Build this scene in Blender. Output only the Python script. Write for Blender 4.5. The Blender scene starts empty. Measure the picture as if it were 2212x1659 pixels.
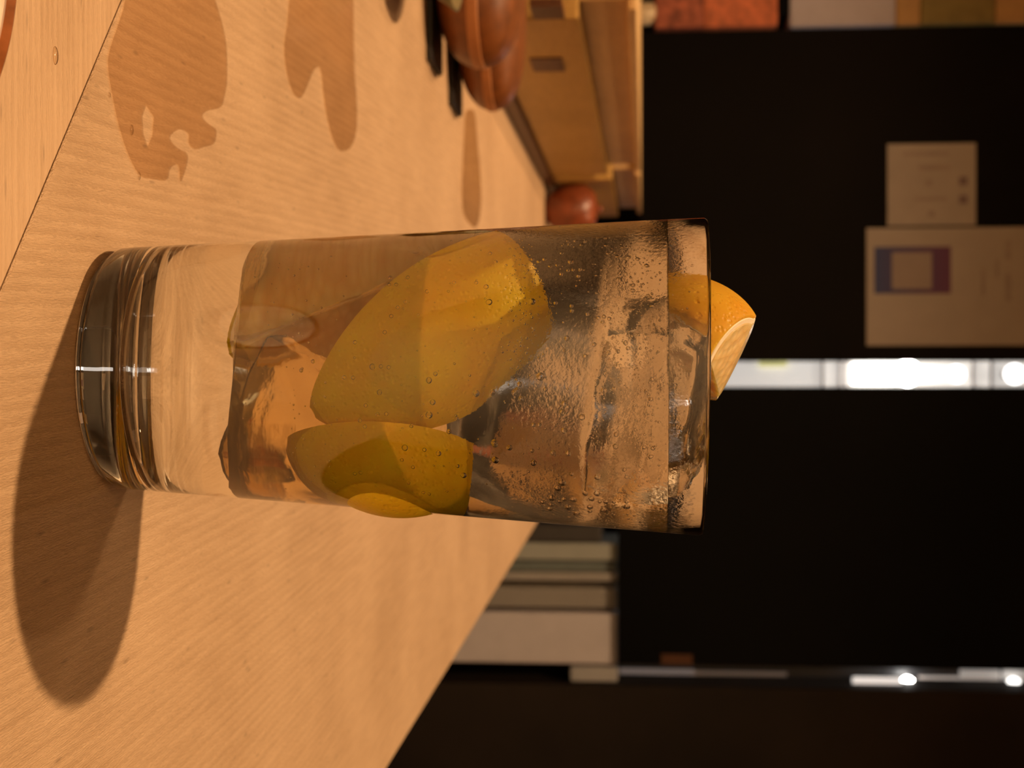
import bpy, bmesh, math, random
from mathutils import Vector, Matrix, noise
random.seed(7)
sc = bpy.context.scene
COL = sc.collection

# ------------------------------------------------------------------ camera
F = 3322.0; PITCH = math.radians(5.0); D = .34; H = .354*D; CX = .0036
cam = bpy.data.cameras.new('camera')
cam.sensor_fit = 'HORIZONTAL'; cam.sensor_width = 36.0; cam.lens = F/2212*36.0
cam.clip_start = .01; cam.clip_end = 50
cam.dof.use_dof = True; cam.dof.focus_distance = .315; cam.dof.aperture_fstop = 30.0
co = bpy.data.objects.new('camera', cam); COL.objects.link(co); sc.camera = co
fw = Vector((0, math.cos(PITCH), -math.sin(PITCH)))
up = Vector((0, math.sin(PITCH), math.cos(PITCH)))       # the phone was held on its side
right = Vector((1, 0, 0))
m = Matrix((up, -right, -fw)).transposed().to_4x4(); m.translation = (CX, -D, H)
co.matrix_world = m

# ------------------------------------------------------------------ light
w = bpy.data.worlds.new('room'); sc.world = w; w.use_nodes = True
w.node_tree.nodes['Background'].inputs[0].default_value = (1.0, .66, .42, 1)
w.node_tree.nodes['Background'].inputs[1].default_value = .15
def lamp(name, loc, power, size, color, cone=None, blend=.5):
    l = bpy.data.lights.new(name, 'SPOT' if cone else 'POINT'); l.energy = power
    if cone: l.spot_size = math.radians(cone); l.spot_blend = blend       # cone beam: shaded pendants and the added fill lamps
    l.cycles.is_caustics_light = True
    l.use_shadow = True; l.shadow_soft_size = size; l.color = color
    o = bpy.data.objects.new(name, l); o.location = loc; COL.objects.link(o); return l
WARM = (1.0, .625, .335)
L1 = lamp('pendant_light', (-.44, .26, 1.9), 152, .022, WARM, 132, .4)
L2 = lamp('second_pendant_light', (-.20, .52, 1.9), 14, .022, WARM, 132, .4)
L3 = lamp('far_pendant_light', (-.75, 1.15, 1.9), 50, .03, WARM, 84, .8)
L4 = lamp('unseen_bounce_fill', (-.35, -.75, 1.75), 250, .04, WARM, 100, .8)      # added unseen lamp, bouncing fill off the cream wall behind the photographer
bpy.data.objects['unseen_bounce_fill'].rotation_euler = Vector((.25, -.75, -1.0)).to_track_quat('-Z', 'Y').to_euler()
L5 = lamp('crate_fill_spot', (.55, 1.25, 1.7), 26, .05, WARM, 46, .9)  # added unseen lamp that brightens the right-hand side of the crate
bpy.data.objects['crate_fill_spot'].rotation_euler = Vector((-.85, -.05, -1.65)).to_track_quat('-Z', 'Y').to_euler()
sc.view_settings.view_transform = 'Standard'; sc.view_settings.look = 'None'
sc.view_settings.exposure = 0.0; sc.view_settings.gamma = 1.0; sc.view_settings.use_curve_mapping = False
cy = sc.cycles
cy.use_adaptive_sampling = True; cy.adaptive_threshold = .02
cy.max_bounces = 22; cy.transmission_bounces = 20; cy.glossy_bounces = 10; cy.diffuse_bounces = 4
cy.transparent_max_bounces = 16; cy.volume_bounces = 0
cy.sample_clamp_indirect = 6.0; cy.sample_clamp_direct = 0.0; cy.blur_glossy = 0.3
cy.caustics_reflective = True; cy.caustics_refractive = True; cy.use_denoising = True

# ------------------------------------------------------------------ helpers
def ray(x, y):
    u = y-829.5; v = 1106-x
    return Vector((u/F, math.cos(PITCH)-v/F*math.sin(PITCH), -math.sin(PITCH)-v/F*math.cos(PITCH)))
CAM = Vector((CX, -D, H))
def gnd(x, y, z=0.0):
    d = ray(x, y); return CAM+d*((z-H)/d.z)
def at(x, y, Y):
    d = ray(x, y); return CAM+d*((Y+D)/d.y)
def obj(name, mesh, mat=None, parent=None, smooth=False):
    if isinstance(mesh, bmesh.types.BMesh):
        me = bpy.data.meshes.new(name); bmesh.ops.recalc_face_normals(mesh, faces=mesh.faces)
        mesh.to_mesh(me); mesh.free()
    else: me = mesh
    o = bpy.data.objects.new(name, me); COL.objects.link(o)
    if mat and not me.materials: me.materials.append(mat)
    if smooth:
        for p in me.polygons: p.use_smooth = True
    if parent: o.parent = parent
    return o
def tag(o, label, cat, group=None):
    o['label'] = label; o['category'] = cat
    if group: o['group'] = group
    return o
def empty(name, loc, label, cat, group=None, rot=(0, 0, 0)):
    o = bpy.data.objects.new(name, None); COL.objects.link(o); o.location = loc; o.rotation_euler = rot
    o.empty_display_size = .01
    return tag(o, label, cat, group)
def struct(o): o['kind'] = 'structure'; return o
def box(bm, a, b, bevel=0.0, seg=2):
    r = bmesh.ops.create_cube(bm, size=1)
    vs = r['verts']
    for v in vs:
        v.co = Vector(((a[i]+b[i])/2+v.co[i]*(b[i]-a[i]) for i in range(3)))
    if bevel:
        es = list({e for v in vs for e in v.link_edges})
        bmesh.ops.bevel(bm, geom=es, offset=bevel, segments=seg, affect='EDGES', profile=.6)
def bxo(name, a, b, mat, parent=None, bevel=0.0):
    """box mesh whose vertices are given in world space; parent offset removed"""
    bm = bmesh.new(); box(bm, a, b, bevel)
    if parent:
        off = Vector(parent.location)
        for v in bm.verts: v.co -= off
    return obj(name, bm, mat, parent)
def lathe(bm, prof, n=96, closed=True):
    rings = []
    for r, z in prof:
        if r < 1e-6: rings.append([bm.verts.new((0, 0, z))])
        else: rings.append([bm.verts.new((r*math.cos(2*math.pi*i/n), r*math.sin(2*math.pi*i/n), z)) for i in range(n)])
    for a, b in zip(rings, rings[1:]):
        for i in range(n):
            j = (i+1) % n
            if len(a) == 1 and len(b) == 1: continue
            if len(a) == 1: bm.faces.new((a[0], b[i], b[j]))
            elif len(b) == 1: bm.faces.new((a[i], b[0], a[j]))
            else: bm.faces.new((a[i], b[i], b[j], a[j]))
def prism(bm, pts, z0, z1):
    lo = [bm.verts.new((p[0], p[1], z0)) for p in pts]; hi = [bm.verts.new((p[0], p[1], z1)) for p in pts]
    bm.faces.new(lo[::-1]); bm.faces.new(hi)
    for i in range(len(pts)):
        j = (i+1) % len(pts); bm.faces.new((lo[i], lo[j], hi[j], hi[i]))

# ------------------------------------------------------------------ materials
def mat(name):
    m = bpy.data.materials.new(name); m.use_nodes = True
    nt = m.node_tree; b = nt.nodes['Principled BSDF']; return m, nt, b
def N(nt, t, **k):
    n = nt.nodes.new(t)
    for a, v in k.items(): setattr(n, a, v)
    return n
def lk(nt, a, b): nt.links.new(a, b)
def plain(name, col, rough=.6, var=.12, scale=30, bump=0.0, emit=None, spec=.5, metal=0):
    m, nt, b = mat(name)
    tc = N(nt, 'ShaderNodeTexCoord'); nz = N(nt, 'ShaderNodeTexNoise'); nz.inputs['Scale'].default_value = scale
    nz.inputs['Detail'].default_value = 4
    lk(nt, tc.outputs['Object'], nz.inputs['Vector'])
    r = N(nt, 'ShaderNodeValToRGB')
    r.color_ramp.elements[0].color = (*[c*(1-var) for c in col], 1); r.color_ramp.elements[1].color = (*[min(1, c*(1+var)) for c in col], 1)
    r.color_ramp.elements[0].position = .3; r.color_ramp.elements[1].position = .7
    lk(nt, nz.outputs['Fac'], r.inputs['Fac']); lk(nt, r.outputs['Color'], b.inputs['Base Color'])
    b.inputs['Roughness'].default_value = rough; b.inputs['Specular IOR Level'].default_value = spec
    b.inputs['Metallic'].default_value = metal
    if bump:
        bp = N(nt, 'ShaderNodeBump'); bp.inputs['Strength'].default_value = bump; bp.inputs['Distance'].default_value = .002
        lk(nt, nz.outputs['Fac'], bp.inputs['Height']); lk(nt, bp.outputs['Normal'], b.inputs['Normal'])
    if emit:
        b.inputs['Emission Color'].default_value = (*emit[0], 1); b.inputs['Emission Strength'].default_value = emit[1]
    return m
def wood(name, lo, mid, hi, along, fine=90, stretch=5.0, rings=330, rough=.5, bump=.55, blotch=True):
    """solid timber; ALONG is the grain angle in degrees in the object's XY plane"""
    m, nt, b = mat(name)
    tc = N(nt, 'ShaderNodeTexCoord'); mp = N(nt, 'ShaderNodeMapping'); mp.vector_type = 'POINT'
    mp.inputs['Rotation'].default_value = (0, 0, math.radians(-along))
    lk(nt, tc.outputs['Object'], mp.inputs['Vector'])
    st = N(nt, 'ShaderNodeMapping'); st.inputs['Scale'].default_value = (.11, 1, 1)
    lk(nt, mp.outputs[0], st.inputs['Vector'])
    n1 = N(nt, 'ShaderNodeTexNoise'); n1.inputs['Scale'].default_value = 300; n1.inputs['Detail'].default_value = 3; n1.inputs['Roughness'].default_value = .55
    lk(nt, st.outputs[0], n1.inputs['Vector'])
    wv = N(nt, 'ShaderNodeTexWave'); wv.bands_direction = 'Y'; wv.inputs['Scale'].default_value = rings/3.0
    wv.wave_profile = 'SAW'
    wv.inputs['Distortion'].default_value = 4.5; wv.inputs['Detail'].default_value = 2.5; wv.inputs['Detail Scale'].default_value = 26; wv.inputs['Detail Roughness'].default_value = .6
    lk(nt, st.outputs[0], wv.inputs['Vector'])
    big = N(nt, 'ShaderNodeTexNoise'); big.inputs['Scale'].default_value = 9; big.inputs['Detail'].default_value = 3
    lk(nt, mp.outputs[0], big.inputs['Vector'])
    a = N(nt, 'ShaderNodeMath', operation='MULTIPLY'); a.inputs[1].default_value = .32; lk(nt, n1.outputs['Fac'], a.inputs[0])
    c = N(nt, 'ShaderNodeMath', operation='MULTIPLY_ADD'); c.inputs[1].default_value = .15; lk(nt, wv.outputs['Fac'], c.inputs[0]); lk(nt, a.outputs[0], c.inputs[2])
    e = N(nt, 'ShaderNodeMath', operation='MULTIPLY_ADD'); e.inputs[1].default_value = .46; lk(nt, big.outputs['Fac'], e.inputs[0]); lk(nt, c.outputs[0], e.inputs[2])
    r = N(nt, 'ShaderNodeValToRGB'); els = r.color_ramp.elements
    els[0].position = .33; els[0].color = (*lo, 1); els[1].position = .68; els[1].color = (*hi, 1)
    k = els.new(.5); k.color = (*mid, 1)
    lk(nt, e.outputs[0], r.inputs['Fac'])
    # dark pores, short strokes along the grain
    ps = N(nt, 'ShaderNodeMapping'); ps.inputs['Scale'].default_value = (.22, 1, 1); lk(nt, mp.outputs[0], ps.inputs['Vector'])
    vo = N(nt, 'ShaderNodeTexVoronoi'); vo.inputs['Scale'].default_value = 210; lk(nt, ps.outputs[0], vo.inputs['Vector'])
    pr = N(nt, 'ShaderNodeMapRange'); pr.inputs['From Min'].default_value = .04; pr.inputs['From Max'].default_value = .13; pr.inputs['To Min'].default_value = .72; pr.inputs['To Max'].default_value = 1
    lk(nt, vo.outputs['Distance'], pr.inputs['Value'])
    mx = N(nt, 'ShaderNodeMix', data_type='RGBA', blend_type='MULTIPLY'); mx.inputs['Factor'].default_value = 1
    lk(nt, r.outputs['Color'], mx.inputs[6])
    cm = N(nt, 'ShaderNodeCombineColor')
    for q in range(3): lk(nt, pr.outputs[0], cm.inputs[q])
    lk(nt, cm.outputs[0], mx.inputs[7]); lk(nt, mx.outputs[2], b.inputs['Base Color'])
    b.inputs['Roughness'].default_value = rough; b.inputs['Specular IOR Level'].default_value = .35
    hs = N(nt, 'ShaderNodeMath', operation='MULTIPLY_ADD'); hs.inputs[1].default_value = .8
    lk(nt, wv.outputs['Fac'], hs.inputs[0]); lk(nt, n1.outputs['Fac'], hs.inputs[2])
    bp = N(nt, 'ShaderNodeBump'); bp.inputs['Strength'].default_value = bump; bp.inputs['Distance'].default_value = .0009
    lk(nt, hs.outputs[0], bp.inputs['Height']); lk(nt, bp.outputs['Normal'], b.inputs['Normal'])
    return m
def clear(name, ior, col=(1, 1, 1), rough=0.0, bump=None, zfrost=None):
    m, nt, b = mat(name)
    b.inputs['Base Color'].default_value = (*col, 1); b.inputs['Roughness'].default_value = rough
    b.inputs['IOR'].default_value = ior; b.inputs['Transmission Weight'].default_value = 1.0
    if bump:
        tc = N(nt, 'ShaderNodeTexCoord'); nz = N(nt, 'ShaderNodeTexNoise'); nz.inputs['Scale'].default_value = bump[0]; nz.inputs['Detail'].default_value = bump[3] if len(bump) > 3 else 2
        lk(nt, tc.outputs['Object'], nz.inputs['Vector'])
        bp = N(nt, 'ShaderNodeBump'); bp.inputs['Distance'].default_value = bump[2]
        lk(nt, nz.outputs['Fac'], bp.inputs['Height']); lk(nt, bp.outputs['Normal'], b.inputs['Normal'])
        bp.inputs['Strength'].default_value = bump[1]
        if zfrost:
            sx = N(nt, 'ShaderNodeSeparateXYZ'); lk(nt, tc.outputs['Object'], sx.inputs[0])
            ns = N(nt, 'ShaderNodeTexNoise'); ns.inputs['Scale'].default_value = 60; lk(nt, tc.outputs['Object'], ns.inputs['Vector'])
            ad = N(nt, 'ShaderNodeMath', operation='MULTIPLY_ADD'); ad.inputs[1].default_value = .02; lk(nt, ns.outputs['Fac'], ad.inputs[0]); lk(nt, sx.outputs[2], ad.inputs[2])
            mr = N(nt, 'ShaderNodeMapRange'); mr.inputs['From Min'].default_value = zfrost[0]; mr.inputs['From Max'].default_value = zfrost[1]
            mr.inputs['To Min'].default_value = zfrost[2]; mr.inputs['To Max'].default_value = bump[1]
            lk(nt, ad.outputs[0], mr.inputs['Value']); lk(nt, mr.outputs[0], bp.inputs['Strength'])
            mq = N(nt, 'ShaderNodeMapRange'); mq.inputs['From Min'].default_value = zfrost[0]; mq.inputs['From Max'].default_value = zfrost[1]
            mq.inputs['To Min'].default_value = 0; mq.inputs['To Max'].default_value = zfrost[3]
            pt = N(nt, 'ShaderNodeTexNoise'); pt.inputs['Scale'].default_value = 140; pt.inputs['Detail'].default_value = 3; lk(nt, tc.outputs['Object'], pt.inputs['Vector'])
            ml = N(nt, 'ShaderNodeMath', operation='MULTIPLY'); lk(nt, mq.outputs[0], ml.inputs[0]); lk(nt, pt.outputs['Fac'], ml.inputs[1])
            tp = N(nt, 'ShaderNodeMapRange'); tp.inputs['From Min'].default_value = .1262; tp.inputs['From Max'].default_value = .1292; tp.inputs['To Min'].default_value = 1; tp.inputs['To Max'].default_value = .08
            lk(nt, sx.outputs[2], tp.inputs['Value']); lk(nt, ad.outputs[0], mq.inputs['Value'])
            for src, dst in ((ml, b.inputs['Roughness']), (mr, bp.inputs['Strength'])):
                q = N(nt, 'ShaderNodeMath', operation='MULTIPLY'); lk(nt, src.outputs[0], q.inputs[0]); lk(nt, tp.outputs[0], q.inputs[1]); lk(nt, q.outputs[0], dst)
    return m

TABLE_LO, TABLE_MID, TABLE_HI = (.50, .33, .185), (.62, .425, .25), (.72, .51, .31)
M_B = wood('maple_long_grain', TABLE_LO, TABLE_MID, TABLE_HI, 93)
M_A = wood('maple_cross_grain', TABLE_LO, TABLE_MID, TABLE_HI, 0, bump=.25)
M_edge = wood('maple_edge', (.3, .2, .11), (.4, .27, .15), (.5, .34, .2), 90)
M_boxw = wood('honey_wood', (.44, .27, .07), (.55, .34, .10), (.64, .42, .14), 90, rough=.45, bump=.1)
M_boxl = wood('honey_wood_light', (.55, .35, .15), (.68, .46, .22), (.78, .54, .28), 90, rough=.4, bump=.1)
M_walnut = wood('walnut', (.06, .02, .006), (.09, .03, .01), (.13, .05, .015), 90, rough=.4, bump=.1)
M_black = plain('black_board', (.0045, .003, .0022), .6, .4, 3, spec=.08)
M_black2 = plain('black_panel', (.0025, .0025, .0025), .6, .4, 3, spec=.08)
M_dark = plain('dark_brown_wall', (.018, .012, .008), .7, .4, 4, spec=.2)
M_paper = plain('white_paper', (.42, .36, .30), .7, .04, 20)
M_white = plain('white_laminate', (.72, .72, .66), .5, .05, 10)

# ------------------------------------------------------------------ room shell
fl = bxo('floor', (-3, -1.5, -.78), (3, 6, -.74), M_dark); struct(fl)
struct(bxo('wall_back', (-3, 4.6, -.74), (3, 4.7, 2.6), M_dark))
struct(bxo('wall_left', (-3.05, -1.5, -.74), (-3, 4.7, 2.6), plain('left_wall', (.10, .06, .035), .7)))
struct(bxo('wall_right', (3, -1.5, -.74), (3.05, 4.7, 2.6), plain('right_wall', (.02, .014, .01), .7)))

struct(bxo('wall_front', (-3, -1.56, -.74), (3, -1.5, 2.6), plain('cream_wall', (.80, .70, .55), .8, .05, 6)))  # unseen wall, added to bounce the fill lamp onto the glass

struct(bxo('ceiling', (-3, -1.5, 2.6), (3, 4.7, 2.65), plain('pale_ceiling', (.60, .48, .36), .8)))

# ------------------------------------------------------------------ table (mitred maple boards)
table = empty('table', (0, 0, 0), 'pale maple wooden table top with a dark mitred seam between its boards', 'table')
SA = gnd(265, 0); SB = gnd(0, 635); sd = (SB-SA).normalized(); sn = Vector((-sd.y, sd.x, 0))   # sn points to the far side
edge = lambda Y: .182-.0254*(Y-.367)
FRONT = -.24
tC = (FRONT-SA.y)/sd.y; C0 = SA+sd*tC
C0.x = min(C0.x, edge(FRONT))
Lx = -1.15
g = .00042
far_s = SA+sd*((Lx-SA.x)/sd.x)
bm = bmesh.new()
off = sn*g
prism(bm, [tuple((C0+off).xy), (edge(C0.y), C0.y), (edge(1.87), 1.87), (Lx, 1.87), tuple((far_s+off).xy)], -.032, 0)
bmesh.ops.bevel(bm, geom=[e for e in bm.edges if all(v.co.z > -.001 for v in e.verts)], offset=.0004, segments=1, affect='EDGES')
obj('board', bm, M_B, table)
bm = bmesh.new()
prism(bm, [tuple((C0-off).xy), tuple((far_s-off).xy), (Lx, FRONT-.001)], -.032, 0)
bmesh.ops.bevel(bm, geom=[e for e in bm.edges if all(v.co.z > -.001 for v in e.verts)], offset=.0003, segments=1, affect='EDGES')
obj('board', bm, M_A, table)
bxo('seam_filler', (Lx+.05, -.2, -.03), (.15, 1.0, -.02), plain('seam_shadow', (.004, .002, .001)), table)
for x, y in ((Lx+.08, -.15), (.08, -.15), (Lx+.08, 1.8), (.08, 1.8)):
    bxo('leg', (x-.03, y-.03, -.74), (x+.03, y+.03, -.031), M_edge, table, .003)

# ------------------------------------------------------------------ water on the table
def film(name='water_film'):
    m = bpy.data.materials.new(name); m.use_nodes = True; nt = m.node_tree; nt.nodes.clear()
    o = N(nt, 'ShaderNodeOutputMaterial'); t = N(nt, 'ShaderNodeBsdfTransparent'); t.inputs[0].default_value = (.895, .83, .75, 1)
    gl = N(nt, 'ShaderNodeBsdfGlossy'); gl.inputs['Roughness'].default_value = .08
    fr = N(nt, 'ShaderNodeFresnel'); fr.inputs[0].default_value = 1.25; mx = N(nt, 'ShaderNodeMixShader')
    lk(nt, fr.outputs[0], mx.inputs[0]); lk(nt, t.outputs[0], mx.inputs[1]); lk(nt, gl.outputs[0], mx.inputs[2]); lk(nt, mx.outputs[0], o.inputs[0])
    return m
M_film = film()
def puddle(outline, label, s=1.0, ox=0, oy=0, hole=None, soft=2):
    pts = [gnd(ox+x/s, oy+y/s).xy for x, y in outline]
    for _ in range(soft):                       # Chaikin rounding
        q = []
        for i in range(len(pts)):
            a, b = pts[i], pts[(i+1) % len(pts)]
            q += [a*.78+b*.22, a*.22+b*.78]
        pts = q
    bm = bmesh.new(); vs = [bm.verts.new((p[0], p[1], .0003)) for p in pts]
    es = [bm.edges.new((vs[i], vs[(i+1) % len(vs)])) for i in range(len(vs))]
    if hole:
        hp = [gnd(ox+x/s, oy+y/s).xy for x, y in hole]; hv = [bm.verts.new((p[0], p[1], .0003)) for p in hp]
        es += [bm.edges.new((hv[i], hv[(i+1) % len(hv)])) for i in range(len(hv))]
    bmesh.ops.triangle_fill(bm, edges=es, use_beauty=True)
    for f_ in bm.faces:
        if f_.normal.z < 0: f_.normal_flip()
    me = bpy.data.meshes.new('puddle'); bm.to_mesh(me); bm.free()      # one open sheet: the top of the water
    return tag(obj('puddle', me, M_film), label, 'puddle')
puddle([(1010, -500), (995, 0), (935, 190), (850, 430), (852, 570), (885, 760), (930, 980), (1000, 1210), (1100, 1410), (1200, 1425), (1330, 1445),
        (1345, 1330), (1420, 1300), (1425, 1480), (1480, 1330), (1495, 1220), (1400, 1180), (1330, 1090), (1420, 1020), (1500, 1060), (1490, 1150), (1550, 1195), (1620, 1170), (1705, 1150),
        (1725, 1030), (1640, 980), (1595, 920), (1640, 880), (1760, 860), (1785, 760), (1805, 640), (1800, 350), (1755, 150), (1705, 0), (1650, -500)],
       'wet brown patch of spilled water with a ragged edge beside the seam', 3.687,
       hole=[(1155, 840), (1125, 930), (1135, 1070), (1168, 1165), (1205, 1080), (1215, 930)])
puddle([(200, -500), (185, 90), (150, 300), (170, 470), (210, 600), (260, 640), (300, 560), (345, 440), (390, 420), (410, 650), (450, 850), (500, 970), (580, 960), (620, 850), (625, 700), (600, 400), (600, -500)],
       'two-lobed wet patch on the table between the ragged puddle and the leather cases', 2.963, 560, 0)
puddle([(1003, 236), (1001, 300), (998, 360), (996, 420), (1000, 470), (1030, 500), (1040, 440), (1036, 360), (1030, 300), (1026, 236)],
       'narrow dark streak on the table running from the leather case to the glass')  # thin tinted film darkening the wood in a narrow band
M_drop = film('water_bead'); M_drop.node_tree.nodes['Transparent BSDF'].inputs[0].default_value = (.93, .90, .85, 1); M_drop.node_tree.nodes['Glossy BSDF'].inputs['Roughness'].default_value = .12; M_drop.node_tree.nodes['Fresnel'].inputs[0].default_value = 1.33
def droplet(x, y, rx, ry, label):
    p = gnd(x, y); bm = bmesh.new(); bmesh.ops.create_icosphere(bm, subdivisions=3, radius=1)
    for v in bm.verts: v.co = Vector((v.co.x*rx, v.co.y*ry, max(0, v.co.z)*min(rx, ry)*.45 if v.co.z > -.01 else -.0006))
    o = obj('water_drop', bm, M_drop, smooth=True); o.location = (p.x, p.y, 0.0)
    return tag(o, label, 'water drop')
droplet(119, 120, .0019, .0012, 'lone drop of water on the near board between the seam and the small dish')
droplet(300, 380, .0010, .0008, 'bright drop at the pointed tip of the ragged puddle')
droplet(284, 281, .0013, .0009, 'small drop sitting in the ragged puddle beside its dry slit')
droplet(236, 205, .0006, .0008, 'tiny glinting drop on the puddle edge facing the seam')

# ------------------------------------------------------------------ background panels, cards, cabinet
YB = 2.6
def pane_px(name, x0, y0, x1, y1, Y, th, mat_, parent=None, bevel=0):
    """upright board whose front face fills image box x0..x1, y0..y1 at depth Y"""
    a = at(x0, y0, Y); b = at(x1, y1, Y)
    zl, zh = sorted((at(x0, (y0+y1)/2, Y).z, at(x1, (y0+y1)/2, Y).z))
    xl = at((x0+x1)/2, y0, Y).x; xr = at((x0+x1)/2, y1, Y).x
    return bxo(name, (xl, Y, zl), (xr, Y+th, zh), mat_, parent, bevel)
def hang(name, x0, y0, x1, y1, Y, th, m_, label, cat, bevel=.002):
    return tag(pane_px(name, x0, y0, x1, y1, Y, th, m_, None, bevel), label, cat)
hang('hanging_panel', 1382, 55, 2800, 780, YB, .03, M_black, 'wide matt black hanging panel behind the glass carrying two paper notices', 'panel')
hang('hanging_panel', 1335, 836, 2800, 1446, YB, .03, M_black2, 'plain black hanging panel beside the bright gap, above the white storage box', 'panel')
struct(bxo('wall_side', (at(1500, 1484, YB).x, YB, -.74), (1.6, YB+.12, 2.4), M_dark))
tl = gnd(0, 0)
# lit room behind the gap
def glow(name, col, s): return plain(name, col, .6, .05, 5, emit=(col, s))
M_glow = glow('daylit_glass', (.93, .88, .82), .55); M_glow2 = glow('dim_glass', (.80, .80, .85), .06)
win = pane_px('window_1', 1300, 768, 2800, 850, YB+.34, .02, M_glow); struct(win)
M_lampw = glow('lamp_white', (1, .97, .92), 4.0); M_lamph = glow('lamp_hot', (1, .96, .9), 30.0); M_yel = glow('yellow_glass', (.85, .80, .35), .5)
M_frame = plain('window_bar', (.45, .40, .38), .5)
def sub(name, x0, y0, x1, y1, Y, th, m_):
    o = pane_px(name, x0, y0, x1, y1, Y, th, m_); o.parent = win; return o
sub('yellow_strip', 1640, 776, 1700, 792, YB+.33, .008, M_yel)
for xx in (1775, 1812, 1826, 2100, 2140): sub('glazing_bar', xx, 772, xx+5, 842, YB+.33, .008, M_frame)
def bulb(x, y, Y, r, label, strength_mat, sx=1.0):
    p = at(x, y, Y); o = empty('wall_lamp', p, label, 'lamp', 'lamps behind the black panels')
    bm = bmesh.new(); bmesh.ops.create_uvsphere(bm, u_segments=24, v_segments=14, radius=r)
    for v in bm.verts: v.co.x *= sx
    obj('bulb', bm, strength_mat, o, True)
    bm = bmesh.new(); bmesh.ops.create_cone(bm, cap_ends=True, segments=20, radius1=r*.5, radius2=r*.5, depth=.05)
    bmesh.ops.rotate(bm, verts=bm.verts, matrix=Matrix.Rotation(math.pi/2, 3, 'X')); bmesh.ops.translate(bm, verts=bm.verts, vec=(0, r+.03, 0))
    obj('socket', bm, M_frame, o); return o
bulb(1960, 806, YB+.22, .026, 'round glowing lamp at the end of the long light tube in the bright gap', M_lamph)
bulb(2067, 808, YB+.22, .017, 'middle glowing lamp of the bright gap above the light tube', M_lampw)
bulb(2192, 808, YB+.22, .020, 'topmost glowing lamp in the bright gap', M_lampw)
bulb(1960, 1476, YB+.10, .013, 'small glowing lamp in the narrow gap beside the plain black panel', M_lamph)
bulb(2190, 1478, YB+.10, .013, 'small glowing lamp near the top of the narrow gap', M_lampw)
o = pane_px('light_tube', 1842, 782, 1950, 832, YB+.28, .03, M_lampw, None, .006); tag(o, 'thick glowing light tube filling the bright gap between the black panels', 'lamp')
o = pane_px('light_tube', 1842, 1464, 1948, 1487, YB+.06, .01, glow('lamp_dim', (1, .95, .9), .7), None, .003); tag(o, 'slim glowing light tube in the narrow gap beside the plain black panel', 'lamp')
win2 = struct(pane_px('window_2', 1336, 1446, 2800, 1484, YB+.13, .02, plain('dark_glass', (.05, .05, .055), .4)))
def sub2(name, x0, y0, x1, y1, m_, dy=.122):
    o = pane_px(name, x0, y0, x1, y1, YB+dy, .006, m_); o.parent = win2
sub2('lit_pane', 1985, 1462, 2072, 1484, glow('pane_mid', (.8, .72, .66), .35)); sub2('lit_pane', 2074, 1448, 2160, 1484, glow('pane_grey', (.8, .76, .72), .28))
sub2('lit_pane', 2165, 1448, 2300, 1484, glow('pane_grey2', (.8, .78, .76), .16)); sub2('lit_pane', 1700, 1464, 1838, 1482, glow('pane_low', (.8, .78, .8), .05))
sub2('lit_pane', 1338, 1446, 1500, 1462, glow('pane_low2', (.8, .8, .86), .07)); sub2('lit_pane', 1500, 1452, 1700, 1470, glow('pane_low3', (.8, .8, .86), .018))
hang('brown_block', 1428, 1414, 1496, 1436, YB-.004, .004, M_walnut, 'small reddish brown tag at the bottom corner of the plain black panel', 'tag', .0005)

# notices on the black panel
def card(name, x0, y0, x1, y1, label):
    Y = YB-.004; p = at((x0+x1)/2, (y0+y1)/2, Y); e = empty(name, p, label, 'notice')
    o = pane_px('sheet', x0, y0, x1, y1, Y, .0035, M_paper)
    o.parent = e; o.matrix_parent_inverse = Matrix.Translation(-p); return e, p, Y
M_ink = plain('faint_ink', (.36, .29, .24), .8, .1); M_ink2 = plain('dark_ink', (.22, .16, .16), .8, .1)
def ink(e, p, Y, name, x0, y0, x1, y1, m_, dy=.001):
    o = pane_px(name, x0, y0, x1, y1, Y-dy, .0009, m_); o.parent = e; o.matrix_parent_inverse = Matrix.Translation(-p)
e, p, Y = card('paper_notice', 1872, 491, 2300, 746, 'large white paper notice with a blue and purple square frame printed on it')
def bluegrad():
    m, nt, b = mat('blue_purple_print'); tc = N(nt, 'ShaderNodeTexCoord'); sx = N(nt, 'ShaderNodeSeparateXYZ'); lk(nt, tc.outputs['Generated'], sx.inputs[0])
    r = N(nt, 'ShaderNodeValToRGB'); r.color_ramp.elements[0].color = (.03, .05, .17, 1); r.color_ramp.elements[1].color = (.12, .02, .08, 1)
    lk(nt, sx.outputs[2], r.inputs[0]); lk(nt, r.outputs[0], b.inputs['Base Color']); b.inputs['Roughness'].default_value = .6; return m
ink(e, p, Y, 'printed_frame', 1889, 533, 2054, 634, bluegrad())
ink(e, p, Y, 'blank_square', 1927, 545, 2013, 624, plain('print_white', (.34, .27, .23), .7, .04), .0018)
for x0, y0, x1, y1 in ((2120, 580, 2128, 640), (2172, 520, 2184, 560), (2172, 590, 2184, 650), (2150, 560, 2158, 600)): ink(e, p, Y, 'faint_print', x0, y0, x1, y1, M_ink)
e, p, Y = card('paper_notice', 1917, 310, 2108, 487, 'smaller tan paper notice with faint lines of print beside the larger notice')
for x0, y0, x1, y1 in ((1984, 356, 2052, 368), (1950, 328, 2050, 336), (2000, 388, 2014, 402), (1975, 426, 2045, 434), (2005, 455, 2020, 468)): ink(e, p, Y, 'faint_print', x0, y0, x1, y1, M_ink)
for cx_, cy_ in ((2081, 391), (2081, 431)): ink(e, p, Y, 'dark_dot', cx_-9, cy_-9, cx_+9, cy_+9, M_ink2)

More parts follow.
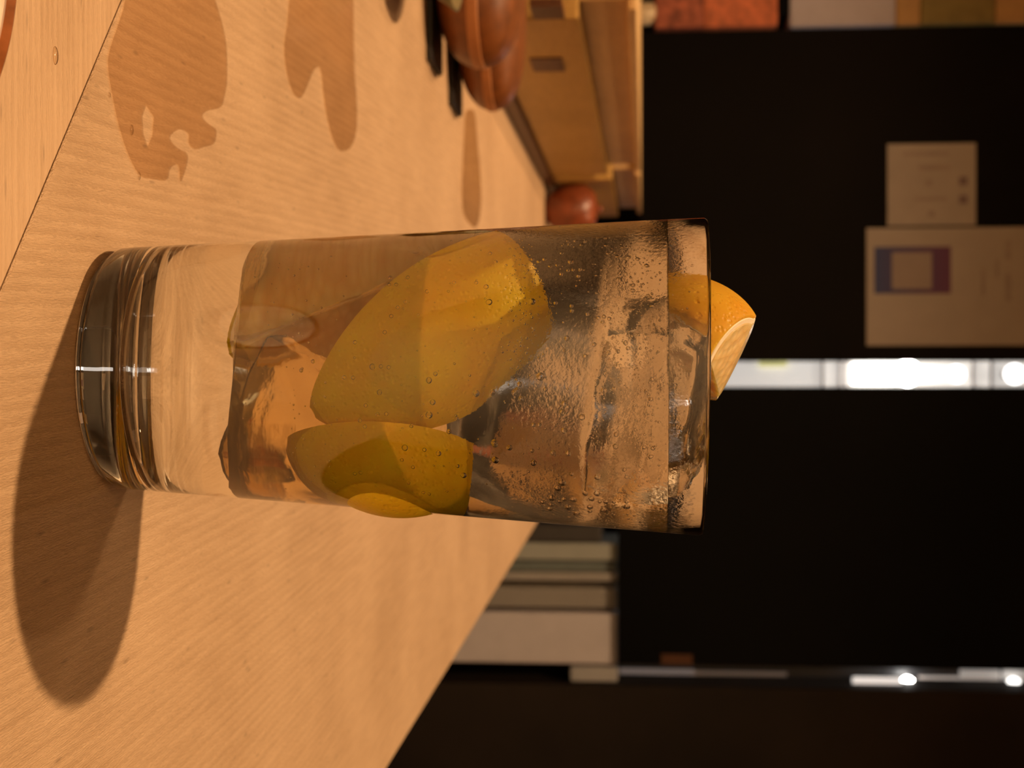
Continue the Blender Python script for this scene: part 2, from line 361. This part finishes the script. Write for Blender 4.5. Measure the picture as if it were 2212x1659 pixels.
# things stacked at the far edge of the picture, beyond the black panel
def stack(name, x0, y0, x1, y1, m_, label, cat, Y=YB+.05, th=.12):
    o = pane_px(name, x0, y0, x1, y1, Y, th, m_, None, .004); return tag(o, label, cat)
ORG = plain('orange_pack', (.75, .20, .08), .6, .3, 60); RED = plain('red_pack', (.45, .12, .06), .6, .5, 60); OLV = plain('olive_pack', (.30, .22, .06), .6, .15, 30)
TAN = plain('tan_pack', (.62, .36, .13), .6, .1, 30); LIL = plain('grey_pack', (.62, .56, .62), .6, .08, 14); CRM = plain('cream_jar', (.95, .72, .45), .3, .1, 40)
shelf = bxo('cupboard', (at(1376, -900, YB).x, YB+.02, -.74), (at(1376, 52, YB).x-.002, YB+.3, at(1376, 0, YB+.02).z), M_walnut)
tag(shelf, 'dark wooden cupboard behind the honey-coloured crate carrying stacked packets', 'cupboard')
pj = at(1395, 30, YB+.08); bm = bmesh.new(); zl = at(1376, 0, YB+.08).z-pj.z; zl = at(1376, 0, YB+.02).z-pj.z
lathe(bm, [(0, zl), (.021, zl), (.023, zl+.006), (.022, .018), (.014, .024), (.014, .03), (0, .03)], 32)
o = obj('jar', bm, CRM, smooth=True); o.location = pj; tag(o, 'small pale cream jar at the foot of the packets beyond the black panel', 'jar')
stack('packet', 1414, -160, 1520, 60, RED, 'dark red mottled packet standing beside the cream jar', 'packet', YB+.06)
stack('packet', 1520, -160, 1680, 57, ORG, 'orange packet on top of the dark red packet', 'packet', YB+.06)
stack('box', 1680, -160, 1706, 30, M_black2, 'black block standing in for the dark gap between the orange packet and the pale grey box', 'box', YB+.06)  # solid black block put in for the dark empty gap between the packs
stack('box', 1706, -160, 1935, 56, LIL, 'large pale grey box stacked above the orange packet', 'box', YB+.06)
stack('box', 1936, -160, 1988, 54, TAN, 'thin tan box lying on the pale grey box', 'box', YB+.06)
stack('box', 1989, -160, 2150, 52, OLV, 'olive green box above the thin tan box', 'box', YB+.06)
stack('box', 2151, -160, 2250, 50, TAN, 'topmost tan box above the olive green box', 'box', YB+.06)

# pale upright things under the plain black panel
def upr(name, y0, y1, m_, label, cat, top=1334, Y=YB+.02, group=None):
    a = at(top, y0, Y); b = at(top, y1, Y)
    return tag(bxo(name, (a.x, Y, -.5), (b.x-.001, Y+.2, a.z), m_, None, .004), label, cat, group)
upr('storage_box', 1325, 1437, plain('warm_white', (.62, .58, .60), .5, .04), 'widest warm white storage box standing under the plain black panel', 'box')
upr('folder', 1270, 1316, plain('greige', (.30, .28, .25), .5, .05), 'grey-beige folder standing against the widest white storage box', 'folder', Y=YB+.03)
upr('folder', 1238, 1258, plain('ivory', (.38, .36, .33), .5, .05), 'thin ivory folder beside the grey-beige folder', 'folder')
upr('folder', 1214, 1237, plain('teal_grey', (.15, .18, .17), .5, .05), 'teal grey folder between the ivory folder and the pale olive one', 'folder', Y=YB+.03)
upr('folder', 1174, 1213, plain('pale_olive', (.38, .40, .36), .5, .05), 'pale olive folder in the row under the plain black panel', 'folder')
upr('folder', 1135, 1172, plain('charcoal', (.05, .045, .04), .5, .1), 'charcoal folder nearest the glass in the row under the black panel', 'folder', Y=YB+.03, top=1300)
upr('folder', 1258.5, 1269, plain('dark_greige', (.12, .10, .07), .5, .1), 'slim dark folder squeezed between ivory and grey-beige folders', 'folder', Y=YB+.05)
upr('folder', 1312, 1318, plain('dark_greige2', (.12, .10, .07), .5, .1), 'slim dark divider touching the widest white storage box', 'folder', Y=YB+.05)
xb0 = at(1000, 1100, YB).x; xb1 = at(1000, 1560, YB).x
tag(bxo('bench', (xb0, YB, -.74), (xb1+.1, YB+.3, -.5), M_dark, None, .003), 'low dark bench under the row of pale folders', 'bench')
a = at(1232, 1440, YB+.02); b = at(1334, 1474, YB+.02)
tag(bxo('wall_box', (a.x, YB+.02, a.z), (b.x, YB+.08, b.z), plain('grey_white', (.40, .40, .40), .5, .05), None, .004), 'small pale grey box fixed beside the upper corner of the storage box', 'box')

# ------------------------------------------------------------------ honey-coloured crate at the back of the table
cr = empty('wooden_crate', (-.5, 1.1, 0), 'long honey-coloured wooden crate with dark joint pins at the back of the table', 'crate')
ytop = lambda x, y, X: (lambda d: CAM+d*((X-CAM.x)/d.x))(ray(x, y))       # point on plane X
XR = -.235
def crate(e, Y0, Y1, ztop, zled, off=0):
    bxo('base_strip', (-1.0, Y0, .0), (XR+.004, Y1, .012), M_walnut, e, .001)
    bxo('side_panel', (-1.0, Y0+.004, .012), (XR, Y1-.002, zled), M_boxw, e, .002)
    bxo('upper_panel', (-1.0, Y0+.006, zled), (XR-.012, Y1-.002, ztop-.006), M_boxl, e, .002)
    bxo('rim', (-1.0, Y0, ztop-.006), (XR-.004, Y1, ztop), M_boxl, e, .0015)
zt = ytop(1381, 250, XR-.004).z; zl_ = ytop(1272, 160, XR).z
crate(cr, .66, 1.42, zt, zl_)
for y0, y1 in ((10, 38), (124, 152)):
    a = ytop(1148, y0, XR); b = ytop(1215, y1, XR); lo = ytop(1148, (y0+y1)/2, XR).z; hi = ytop(1217, (y0+y1)/2, XR).z
    Ya = ytop(1180, y0, XR).y; Yb = ytop(1180, y1, XR).y
    bxo('joint_pin', (XR-.004, Ya, lo), (XR+.0012, Yb, hi), M_walnut, cr, .0003)
cr2 = empty('wooden_crate', (-.5, 1.6, 0), 'second honey-coloured crate standing behind the pinned crate, darker at its foot', 'crate')
crate(cr2, 1.45, 1.86, zt-.001, zl_+.004)
# round brown things between crate and glass
def ball(x, y, Y, r, m_, label, cat, name, sq=1.0):
    p = at(x, y, Y); e = empty(name, (p.x, Y, 0), label, cat); bm = bmesh.new()
    lathe(bm, [(0, 0), (r*.45, 0), (r*.5, r*.08), (r*.85, r*.5*sq), (r, r*1.05*sq), (r*.92, r*1.55*sq), (r*.6, r*1.95*sq), (0, r*2.05*sq)], 40)
    obj('body', bm, m_, e, True)
    bm = bmesh.new(); lathe(bm, [(0, r*2.03*sq), (r*.16, r*2.04*sq), (r*.12, r*2.2*sq), (0, r*2.24*sq)], 20); obj('knob', bm, m_, e, True)
M_redb = plain('red_brown_glaze', (.20, .05, .018), .35, .35, 60)
ball(1230, 452, 1.50, .032, M_redb, 'round reddish brown lidded pot at the back of the table, half hidden by the glass', 'pot', 'lidded_pot', .95)

# ------------------------------------------------------------------ brown leather cases
M_lea = plain('brown_leather', (.17, .055, .013), .42, .25, 120, .15); M_seam = plain('pale_seam', (.42, .17, .06), .5, .15, 90)
M_blk = plain('black_slab', (.006, .005, .004), .5, .2)
def sup(t, n): c = math.cos(t); return math.copysign(abs(c)**(2/n), c)
def sup2(t, n): s = math.sin(t); return math.copysign(abs(s)**(2/n), s)
def case(x_end, Y, zb, zt, depth, label, xl=-.24):
    """flattened pod lying across the table; its rounded end at image row x_end"""
    mid = (zb+zt)/2; tip = at(1020, x_end, Y).x; L = tip-xl; cxx = (tip+xl)/2; hz = (zt-zb)/2
    e = empty('leather_case', (cxx, Y, 0), label, 'case', None)
    def shell(v0, v1, k, nn=40):
        bm = bmesh.new(); rows = []
        for i in range(nn+1):
            v = v0+(v1-v0)*i/nn; row = []
            for j in range(72):
                u = 2*math.pi*j/72
                x = sup(v, 3.6)*sup(u, 2.6)*L/2*k; y = sup(v, 3.2)*sup2(u, 2.4)*depth/2*k; z = sup2(v, 2.2)*hz*k+mid
                row.append(bm.verts.new((x, y, z)))
            rows.append(row)
        for a, b in zip(rows, rows[1:]):
            for j in range(72): bm.faces.new((a[j], a[(j+1) % 72], b[(j+1) % 72], b[j]))
        bm.faces.new(rows[0][::-1]); bm.faces.new(rows[-1]); return bm
    obj('upper_shell', shell(.10, 1.5, 1), M_lea, e, True); obj('lower_shell', shell(-1.5, -.10, 1), M_lea, e, True)
    obj('edge_seam', shell(-.11, .11, 1.012, 6), M_seam, e, True)
    o = bxo('black_slab', (cxx-L/2, Y-depth*.30, 0), (tip+.0015, Y+depth*.25, zb+.0006), M_blk, e, .002)  # thin black slab under the case, reaching just past its rounded end
    return e
Z = lambda x, y, Y: at(x, y, Y).z
case(143, .52, .0028, .050, .085, 'brown leather case nearest the glass-topped dish, with pale edge seam and black slab beneath', -.30)
case(236, .615, .0028, .045, .085, 'brown leather case behind the nearer one, its rounded end reaching closer to the glass', -.30)
# olive cloth-covered lump and dark stand at the very edge
p = gnd(832, 14)
e = empty('small_bowl', (p.x-.052, p.y+.016, 0), 'small olive green bowl on a dark foot in front of the leather cases', 'bowl')
bm = bmesh.new(); lathe(bm, [(0, .012), (.03, .012), (.040, .016), (.050, .030), (.047, .030), (.036, .019), (0, .016)], 48); obj('bowl', bm, plain('olive_glaze', (.22, .17, .07), .5), e, True)
bm = bmesh.new(); lathe(bm, [(0, 0), (.043, 0), (.040, .006), (.034, .0125), (0, .0125)], 48); obj('foot', bm, M_blk, e, True)

# glazed dish at the near corner
pa, pb = gnd(37, 0, .006).xy, gnd(0, 172, .006).xy; R = .042
md = (pa+pb)/2; ch = pb-pa; nn = Vector((-ch.y, ch.x)).normalized()
if nn.dot(Vector((-1, -1))) < 0: nn = -nn
cD = md+nn*math.sqrt(R*R-(ch.length/2)**2)
e = empty('small_dish', (cD.x, cD.y, 0), 'small brown-rimmed glossy dish at the near corner of the table', 'dish')
bm = bmesh.new(); lathe(bm, [(0, .0), (R*.90, 0), (R*.95, .001), (R, .0045), (R*.995, .006), (R*.975, .0062), (R*.95, .0045), (R*.5, .003), (0, .003)], 128)
obj('body', bm, plain('brown_glaze', (.30, .10, .03), .15, .3, 150), e, True)
bm = bmesh.new(); lathe(bm, [(R*.945, .0042)]+[(R*(.94-.04*i), .0052+.0004*math.sin(i*1.3)) for i in range(24)]+[(0, .0055)], 128)
obj('glossy_filling', bm, plain('pale_glaze', (.80, .62, .50), .06, .35, 90, .5), e, True)

# ================================================================== the drink
HG = (1519-1397)/F*D+H          # rim height above the table
RB, RT = .0271, .0348
TILT = Matrix.Rotation(math.radians(.85), 4, 'Y')
GH = .1330
Ro = lambda z: RB+(RT-RB)*max(0, min(1, z/GH))
WALL = .0013; FLOOR = .0105
Ri = lambda z: Ro(z)-WALL
LIQ = .1248
M_glass = clear('tumbler_glass', 1.5, (.985, .99, .985), 0.0, (1100, .55, .00014, 2), zfrost=(.092, .118, 0.015, .22))
glass = empty('highball_glass', (0, 0, 0), 'tall clear highball glass of iced lemon drink standing on the table', 'glass')
glass.matrix_world = TILT
prof = [(0, .0011), (.0170, .0010), (.0215, .0004), (.0230, 0), (.0248, .0002), (.0262, .0011), (Ro(.003), .0032)]
prof += [(Ro(z), z) for z in (.006, .02, .04, .06, .08, .1, .12, GH-.0008)]
prof += [(Ro(GH)-.00025, GH-.0001), (Ro(GH)-WALL*.5, GH), (Ri(GH)+.0001, GH-.0002), (Ri(GH), GH-.0010)]
prof += [(Ri(z), z) for z in (.12, .1, .08, .06, .04, .026, .018, .0148)]
BOWL = [(.0248, .0122), (.0234, .0104), (.0195, .0094), (.014, .0090), (.007, .0088), (0, .0088)]      # rounded inner floor
prof += BOWL
bm = bmesh.new(); lathe(bm, prof, 160); obj('tumbler', bm, M_glass, glass, True)

# liquid (overlaps the inside of the wall by a hair so that light passes glass -> liquid)
M_liq = clear('soda', 1.33, (.995, .975, .93), 0.0)
drink = empty('lemon_drink', (0, 0, 0), 'pale sparkling lemon drink filling the tall glass almost to the rim', 'drink')
ov = .00018
bm = bmesh.new()
pr = [(r_+(ov if r_ > .016 else 0), z_-ov*.7) for r_, z_ in BOWL[::-1]]
pr += [(Ri(z)+ov, z) for z in (.0148, .018, .026, .04, .06, .08, .1, .115, LIQ)]
pr += [(Ri(LIQ)-.0007, LIQ-.0007), (Ri(LIQ)-.002, LIQ-.0012), (.02, LIQ-.0013), (0, LIQ-.0013)]
lathe(bm, pr, 160)
for v in bm.verts:            # follows the lean of the glass below, level on top
    k = min(1, v.co.z/LIQ); z0 = v.co.z
    v.co = TILT.to_3x3() @ v.co
    if z0 > LIQ-.003: v.co.z += .0148*v.co.x
obj('liquid', bm, M_liq, drink, True)

def tilted(p): return TILT.to_3x3() @ Vector(p)
def on_wall(x, y, inset):
    """point where the view ray through image pixel x, y meets the front inner wall"""
    d = ray(x, y).normalized(); TI = TILT.to_3x3().inverted(); o = TI@CAM; dd = TI@d
    best = None; t = .2
    while t < .42:
        q = o+dd*t
        if math.hypot(q.x, q.y) < Ri(q.z)-inset: best = t; break
        t += .0002
    if best is None: return None
    return TILT.to_3x3()@(o+dd*best)

# bubbles clinging to the inside of the glass
M_bub = clear('gas_bubble', 1/1.33)
c3 = """380,207 404,187 412,203 440,188 470,204 490,190 496,133 374,242 586,174 591,207 600,242 644,257 698,260 740,268 780,298 418,280,16 352,296 317,302 290,270 230,270 262,280 464,317 455,347 405,321 430,318 372,338 230,468,16 344,475 422,488 424,512 500,527 553,545 580,540 574,565 606,550 398,643,14 533,673 490,728 685,665,13 697,690 650,705 605,710 269,826,20 294,887 155,893,17 173,932 35,900,15 388,956,16 376,997,16 473,1021,16 235,1057 264,1057 384,1085,16 580,893,15 660,855 630,885 640,1103,14 638,1160,15 50,1225,17 46,1150,15 120,1165 330,1190,14 407,1192,15 228,1180 236,1237,16 422,1290 551,1304,18 375,1330,19 355,1355,18 489,1379,15 547,1380,18 326,1400,18 386,1405,14 432,1408,17 282,1417,14 365,1415,12 520,1404,16 323,1430,14 316,1446,17 406,1440,18 513,1440,17 513,1458,14 447,1467,19 580,1455,19 590,1417,15 630,1420 632,1443 690,1440,17 690,1420 560,1417 720,390 718,415 806,490 770,1165 810,1170 800,1210 680,1270 690,1305 780,895 800,935 805,840"""
c2 = """488,812,16 532,810 572,815 345,865 390,867 525,940,15 455,1005 425,1080 450,1110 515,1050 560,1047 688,1108 778,1053,19 797,989,15 778,880,17 811,848 552,640 585,560 618,517 768,438 655,1215,18 827,1243,16 755,1225 697,1310 640,1275 880,1135,14 920,1070 1020,945,18 1103,940,17 1215,940,17 1250,970,14 1240,900,14 1112,1190,18 1115,1275,18 1190,1215,15 955,1350,17 925,1305 780,1437 750,1430 710,1430 675,1385 625,1420 430,1335 400,1340 400,690 185,785 125,830 580,370 575,405 610,405 670,370 658,490 1085,490,17 1070,415,14 1020,395 905,395 1120,295 1090,255"""
pts = []
for txt, s_, ox, oy in ((c3, 2.273, 1050, 450), (c2, 2.371, 600, 450)):
    for t in txt.split():
        q = [float(v) for v in t.split(',')]
        pts.append((ox+q[0]/s_, oy+q[1]/s_, (q[2] if len(q) > 2 else 11)/s_))
bm = bmesh.new(); bmesh.ops.create_icosphere(bm, subdivisions=3, radius=1)
bub = None
for x, y, r in pts:
    p = on_wall(x, y, .0009)
    if p is None: continue
    if bub is None: bub = obj('bubble', bm, M_bub, drink, True); b_ = bub
    else: b_ = bub.copy(); COL.objects.link(b_)
    rr = r/F*.315; b_.location = p; b_.scale = (rr, rr, rr*random.uniform(.9, 1.05))
# fizz too fine to count
def many(name, n, fn, rmin, rmax, m_, parent, sub_=1):
    bm = bmesh.new()
    for i in range(n):
        p = fn(i)
        if p is None: continue
        r = rmin*(rmax/rmin)**(random.random()**1.6)
        bmesh.ops.create_icosphere(bm, subdivisions=sub_, radius=r, matrix=Matrix.Translation(p))
    o = obj(name, bm, m_, parent, True); o['kind'] = 'stuff'; return o
def fz(i):
    k = random.random()
    if k < .5: x, y = random.gauss(1365, 38), random.uniform(520, 1130)
    elif k < .7: x, y = random.gauss(1125, 22), random.uniform(500, 800)
    elif k < .85: x, y = random.uniform(1100, 1420), random.uniform(500, 1120)
    elif k < .93: x, y = random.gauss(650+(random.random())*10, 50), random.uniform(560, 1060)
    else: x, y = random.uniform(860, 1100), random.uniform(500, 1090)
    if x > 1426: return None
    return on_wall(x, y, .0004)
many('fine_bubbles', 1500, fz, .00009, .00034, M_bub, drink)

# beads of condensation on the outside of the glass
M_bead = clear('dew', 1.33, (1, 1, 1), .07)
def outside(i):
    x, y = (random.gauss(1370, 50), random.uniform(485, 1140)) if random.random() < .75 else (random.uniform(1080, 1500), random.uniform(480, 1145))
    if x > 1505: return None
    d = ray(x, y).normalized(); TI = TILT.to_3x3().inverted(); o = TI@CAM; dd = TI@d; t = .25
    while t < .40:
        q = o+dd*t
        if math.hypot(q.x, q.y) < Ro(q.z): return TILT.to_3x3()@q
        t += .0002
many('condensation', 1100, outside, .00006, .00026, M_bead, drink)

# ------------------------------------------------------------------ lemon wedges
def peel_mat(name='lemon_peel', c0=(.92, .55, .02, 1), c1=(.98, .70, .03, 1)):
    m, nt, b = mat(name); tc = N(nt, 'ShaderNodeTexCoord')
    vo = N(nt, 'ShaderNodeTexVoronoi'); vo.inputs['Scale'].default_value = 850; lk(nt, tc.outputs['Object'], vo.inputs['Vector'])
    nz = N(nt, 'ShaderNodeTexNoise'); nz.inputs['Scale'].default_value = 70; nz.inputs['Detail'].default_value = 4; lk(nt, tc.outputs['Object'], nz.inputs['Vector'])
    r = N(nt, 'ShaderNodeValToRGB'); r.color_ramp.elements[0].color = c0; r.color_ramp.elements[1].color = c1
    r.color_ramp.elements[0].position = .35; r.color_ramp.elements[1].position = .65
    lk(nt, nz.outputs['Fac'], r.inputs[0]); lk(nt, r.outputs[0], b.inputs['Base Color'])
    mr = N(nt, 'ShaderNodeMapRange'); mr.inputs['From Max'].default_value = .45; lk(nt, vo.outputs['Distance'], mr.inputs['Value'])
    bp = N(nt, 'ShaderNodeBump'); bp.inputs['Strength'].default_value = .45; bp.inputs['Distance'].default_value = .0003
    lk(nt, mr.outputs[0], bp.inputs['Height']); lk(nt, bp.outputs[0], b.inputs['Normal'])
    b.inputs['Roughness'].default_value = .4; b.inputs['Specular IOR Level'].default_value = .15
    b.inputs['Subsurface Weight'].default_value = .35; b.inputs['Subsurface Radius'].default_value = (.004, .002, .0006); b.inputs['Subsurface Scale'].default_value = 1
    return m
M_peel = peel_mat(); M_peel2 = peel_mat('orange_yellow_peel', (.66, .34, .025, 1), (.74, .46, .045, 1))
M_pith = plain('lemon_pith', (.90, .80, .60), .5, .05, 200)
def flesh_mat():
    m, nt, b = mat('lemon_flesh'); tc = N(nt, 'ShaderNodeTexCoord')
    mp = N(nt, 'ShaderNodeMapping'); mp.inputs['Scale'].default_value = (1, .8, .25); lk(nt, tc.outputs['Object'], mp.inputs[0])
    vo = N(nt, 'ShaderNodeTexVoronoi'); vo.inputs['Scale'].default_value = 520; lk(nt, mp.outputs[0], vo.inputs['Vector'])
    r = N(nt, 'ShaderNodeValToRGB'); r.color_ramp.elements[0].color = (.92, .72, .38, 1); r.color_ramp.elements[1].color = (.80, .52, .20, 1)
    lk(nt, vo.outputs['Distance'], r.inputs[0]); lk(nt, r.outputs[0], b.inputs['Base Color'])
    bp = N(nt, 'ShaderNodeBump'); bp.inputs['Strength'].default_value = .5; bp.inputs['Distance'].default_value = .0005
    lk(nt, vo.outputs['Distance'], bp.inputs['Height']); lk(nt, bp.outputs[0], b.inputs['Normal'])
    b.inputs['Roughness'].default_value = .18; b.inputs['Subsurface Weight'].default_value = .6
    b.inputs['Subsurface Radius'].default_value = (.006, .004, .0015); b.inputs['Subsurface Scale'].default_value = 1
    return m
M_flesh = flesh_mat()
def sector(s0, s1, a, b, al, ph0, ph1, np_=40, nt_=26, wob=0.0):
    bm = bmesh.new()
    def P(s, ph, th):
        x = a*math.sin(ph)*(1+.10*abs(math.sin(ph))**7)
        rho = b*max(0, math.cos(ph))
        q = Vector((x, rho*math.sin(th), rho*math.cos(th)))
        k = s
        c = Vector((x*(.55+.45*s), q.y*k, q.z*k))
        if wob: c += Vector((0, 0, 1))*wob*noise.noise(c*180)
        return c
    phs = [ph0+(ph1-ph0)*i/np_ for i in range(np_+1)]; ths = [-al+2*al*j/nt_ for j in range(nt_+1)]
    out = [[bm.verts.new(P(s1, p, t)) for t in ths] for p in phs]
    if s0 > 0: inn = [[bm.verts.new(P(s0, p, t)) for t in ths] for p in phs]
    else: inn = [[bm.verts.new(P(0, p, 0))]*(nt_+1) for p in phs]
    def F_(*v):
        u = []
        for q in v:
            if q not in u: u.append(q)
        if len(u) > 2:
            try: bm.faces.new(u)
            except ValueError: pass
    for i in range(np_):
        for j in range(nt_):
            F_(out[i][j], out[i+1][j], out[i+1][j+1], out[i][j+1])
            if s0 > 0: F_(inn[i][j], inn[i][j+1], inn[i+1][j+1], inn[i+1][j])
        for j in (0, nt_): F_(out[i][j], inn[i][j], inn[i+1][j], out[i+1][j])
    for i in (0, np_):
        for j in range(nt_): F_(out[i][j], out[i][j+1], inn[i][j+1], inn[i][j])
    bmesh.ops.remove_doubles(bm, verts=bm.verts, dist=1e-7)
    return bm
def autosmooth(o, ang=35):
    me = o.data
    for p in me.polygons: p.use_smooth = True
    try: me.set_sharp_from_angle(angle=math.radians(ang))
    except Exception: pass
def wedge(pos, A, O, a, b, al, ph0, ph1, label):
    A = Vector(A).normalized(); O = Vector(O); O = (O-A*O.dot(A)).normalized(); Yv = O.cross(A)
    M = Matrix((A, Yv, O)).transposed().to_4x4(); M.translation = pos
    e = empty('lemon_wedge', (0, 0, 0), label, 'lemon', None); e.matrix_world = M
    al, ph0, ph1 = map(math.radians, (al, ph0, ph1))
    autosmooth(obj('peel', sector(.955, 1.0, a, b, al, ph0, ph1), M_peel, e))
    autosmooth(obj('pith', sector(.872, .9552, a, b, al*.998, ph0, ph1), M_pith, e))
    n = 2; w_ = al/n                            # juicy segments with thin membranes between them
    for k in range(n):
        bm = sector(.03, .868, a, b, w_*.955, ph0*.985, ph1*.985, 34, 12, .0006)
        rot = -al+w_*(2*k+1)
        bmesh.ops.rotate(bm, verts=bm.verts, cent=(0, 0, 0), matrix=Matrix.Rotation(-rot, 3, 'X'))
        autosmooth(obj('segment', bm, M_flesh, e))
    bm = sector(.0, .875, a*.99, b, w_*.03, ph0*.99, ph1*.99, 24, 2); autosmooth(obj('membrane', bm, M_pith, e))
    return e
wedge(at(958, 706, -.002), (-.56, .42, .82), (.04, -1, .50), .0310, .0215, 50, -86, 34,
      'large lemon wedge slanting across the middle of the drink, peel outwards')
wedge(at(862, 948, -.003), (.10, .28, .96), (.62, -.80, .25), .0215, .0175, 52, -84, 46,
      'smaller lemon wedge low in the drink beneath the large slanting one, white pith showing')
# the one standing above the rim: a stubby quarter of a lemon, an ellipsoid cut by planes
def chunk(label):
    c = at(2212-760, 740, .001); rad = Vector((.0152, .019, .0198))
    T = at(2212-584, 688, -.004); P2 = at(2212-682, 762, -.0175); R_ = at(2212-676, 880, -.001)
    n1 = (P2-T).cross(R_-T).normalized()
    if n1.dot(c-T) > 0: n1 = -n1
    ax = (R_-T).normalized(); n2 = ax.cross(Vector((0, 1, .1))).normalized()
    if n2.z < 0: n2 = -n2
    Q = at(2212-775, 690, -.0175); n3 = (Q-P2).cross(Vector((.004, .02, -.004))).normalized()
    if n3.dot(c-P2) > 0: n3 = -n3
    e = empty('lemon_wedge', tuple(c), label, 'lemon')
    def solid(k, proud):
        bm = bmesh.new(); bmesh.ops.create_uvsphere(bm, u_segments=72, v_segments=48, radius=1)
        for v in bm.verts: v.co = Vector((v.co.x*rad.x*k, v.co.y*rad.y*k, v.co.z*rad.z*k))
        for n_, p_ in ((n1, T-c), (n2, T-c), (n3, P2-c), (Vector((-.1, 0, -1)).normalized(), Vector((0, 0, -.004)))):
            bmesh.ops.bisect_plane(bm, geom=bm.verts[:]+bm.edges[:]+bm.faces[:], plane_co=p_+n_*proud, plane_no=n_, clear_outer=True)
            ed = [x for x in bm.edges if x.is_boundary]
            if ed: bmesh.ops.holes_fill(bm, edges=ed)
        bmesh.ops.triangulate(bm, faces=[f for f in bm.faces if len(f.verts) > 4])
        return bm
    autosmooth(obj('peel', solid(1, 0), M_peel2, e)); autosmooth(obj('pith', solid(.975, .00018), M_pith, e))
    autosmooth(obj('segment', solid(.935, .0004), M_flesh, e)); return e
chunk('orange-yellow lemon wedge standing up above the rim of the glass')
wedge(at(830, 690, .012), (-.25, .1, .95), (-.3, 1, .1), .031, .019, 45, -86, 86,
      'lemon wedge deep behind the ice, a dull olive shape at the back')

# ------------------------------------------------------------------ ice
M_ice = clear('ice_in_drink', 1.045, (.86, .84, .82), .20, (260, .6, .0006, 3))
M_ice2 = clear('ice_cloudy', 1.055, (.86, .74, .50), .18, (200, .6, .0006, 3))
M_icet = clear('ice_above', 1.30, (1, 1, .99), .02, (300, .6, .0004, 3))
def ice(pos, size, rot, m_, label, seed, melt=.5):
    bm = bmesh.new(); bmesh.ops.create_cube(bm, size=2); bmesh.ops.subdivide_edges(bm, edges=bm.edges, cuts=14, use_grid_fill=True)
    so = Vector((seed*7.3, seed*1.7, seed*3.1)); R_ = Matrix.Rotation(rot[2], 3, 'Z')@Matrix.Rotation(rot[1], 3, 'Y')@Matrix.Rotation(rot[0], 3, 'X')
    TI = TILT.to_3x3().inverted()
    for v in bm.verts:
        c = v.co.copy(); n_ = c.normalized()*1.18
        c = c.lerp(n_, melt); c *= 1+.13*noise.noise(c*1.1+so)+.035*noise.noise(c*3.5+so)
        c = R_@Vector((c.x*size[0], c.y*size[1], c.z*size[2]))+Vector(pos)
        q = TI@c; lim = Ri(q.z)-.0009; rr = math.hypot(q.x, q.y)
        if rr > lim: q.x *= lim/rr; q.y *= lim/rr
        q.z = max(q.z, .013); c = TILT.to_3x3()@q
        v.co = c-Vector(pos)
    o = obj('ice_cube', bm, m_, None, True); o.location = pos
    return tag(o, label, 'ice', None)
ice((-.001, .006, .0535), (.031, .022, .0215), (.10, .16, .12), M_ice2, 'large cloudy olive-tinted ice lump at the bottom of the heap, under the lemon wedges', 3, .45)
ice((.014, .006, .044), (.012, .014, .013), (.5, -.3, .9), M_ice2, 'clear ice lump low beside the cloudy one under the smaller lemon wedge', 5, .5)
ice((-.002, .010, .0965), (.030, .020, .0165), (.12, .10, .2), M_ice, 'misty ice lump behind the upper end of the slanting lemon wedge', 8, .5)
ice((.010, -.006, .099), (.0165, .017, .0155), (-.2, .3, .5), M_ice, 'clear ice cube in the bubbly zone under the liquid surface', 11, .45)
ice((.0070, -.0125, .1200), (.0190, .0125, .0112), (.1, .12, .35), M_icet, 'glistening ice cube poking above the liquid beside the upright lemon wedge', 14, .55)

for o in bpy.data.objects:
    if o.type != 'MESH': continue
    if o.name.startswith(('tumbler', 'liquid', 'ice_cube')): o.cycles.is_caustics_caster = True
    if o.name.startswith(('peel', 'pith', 'segment', 'membrane')): o.cycles.is_caustics_receiver = True
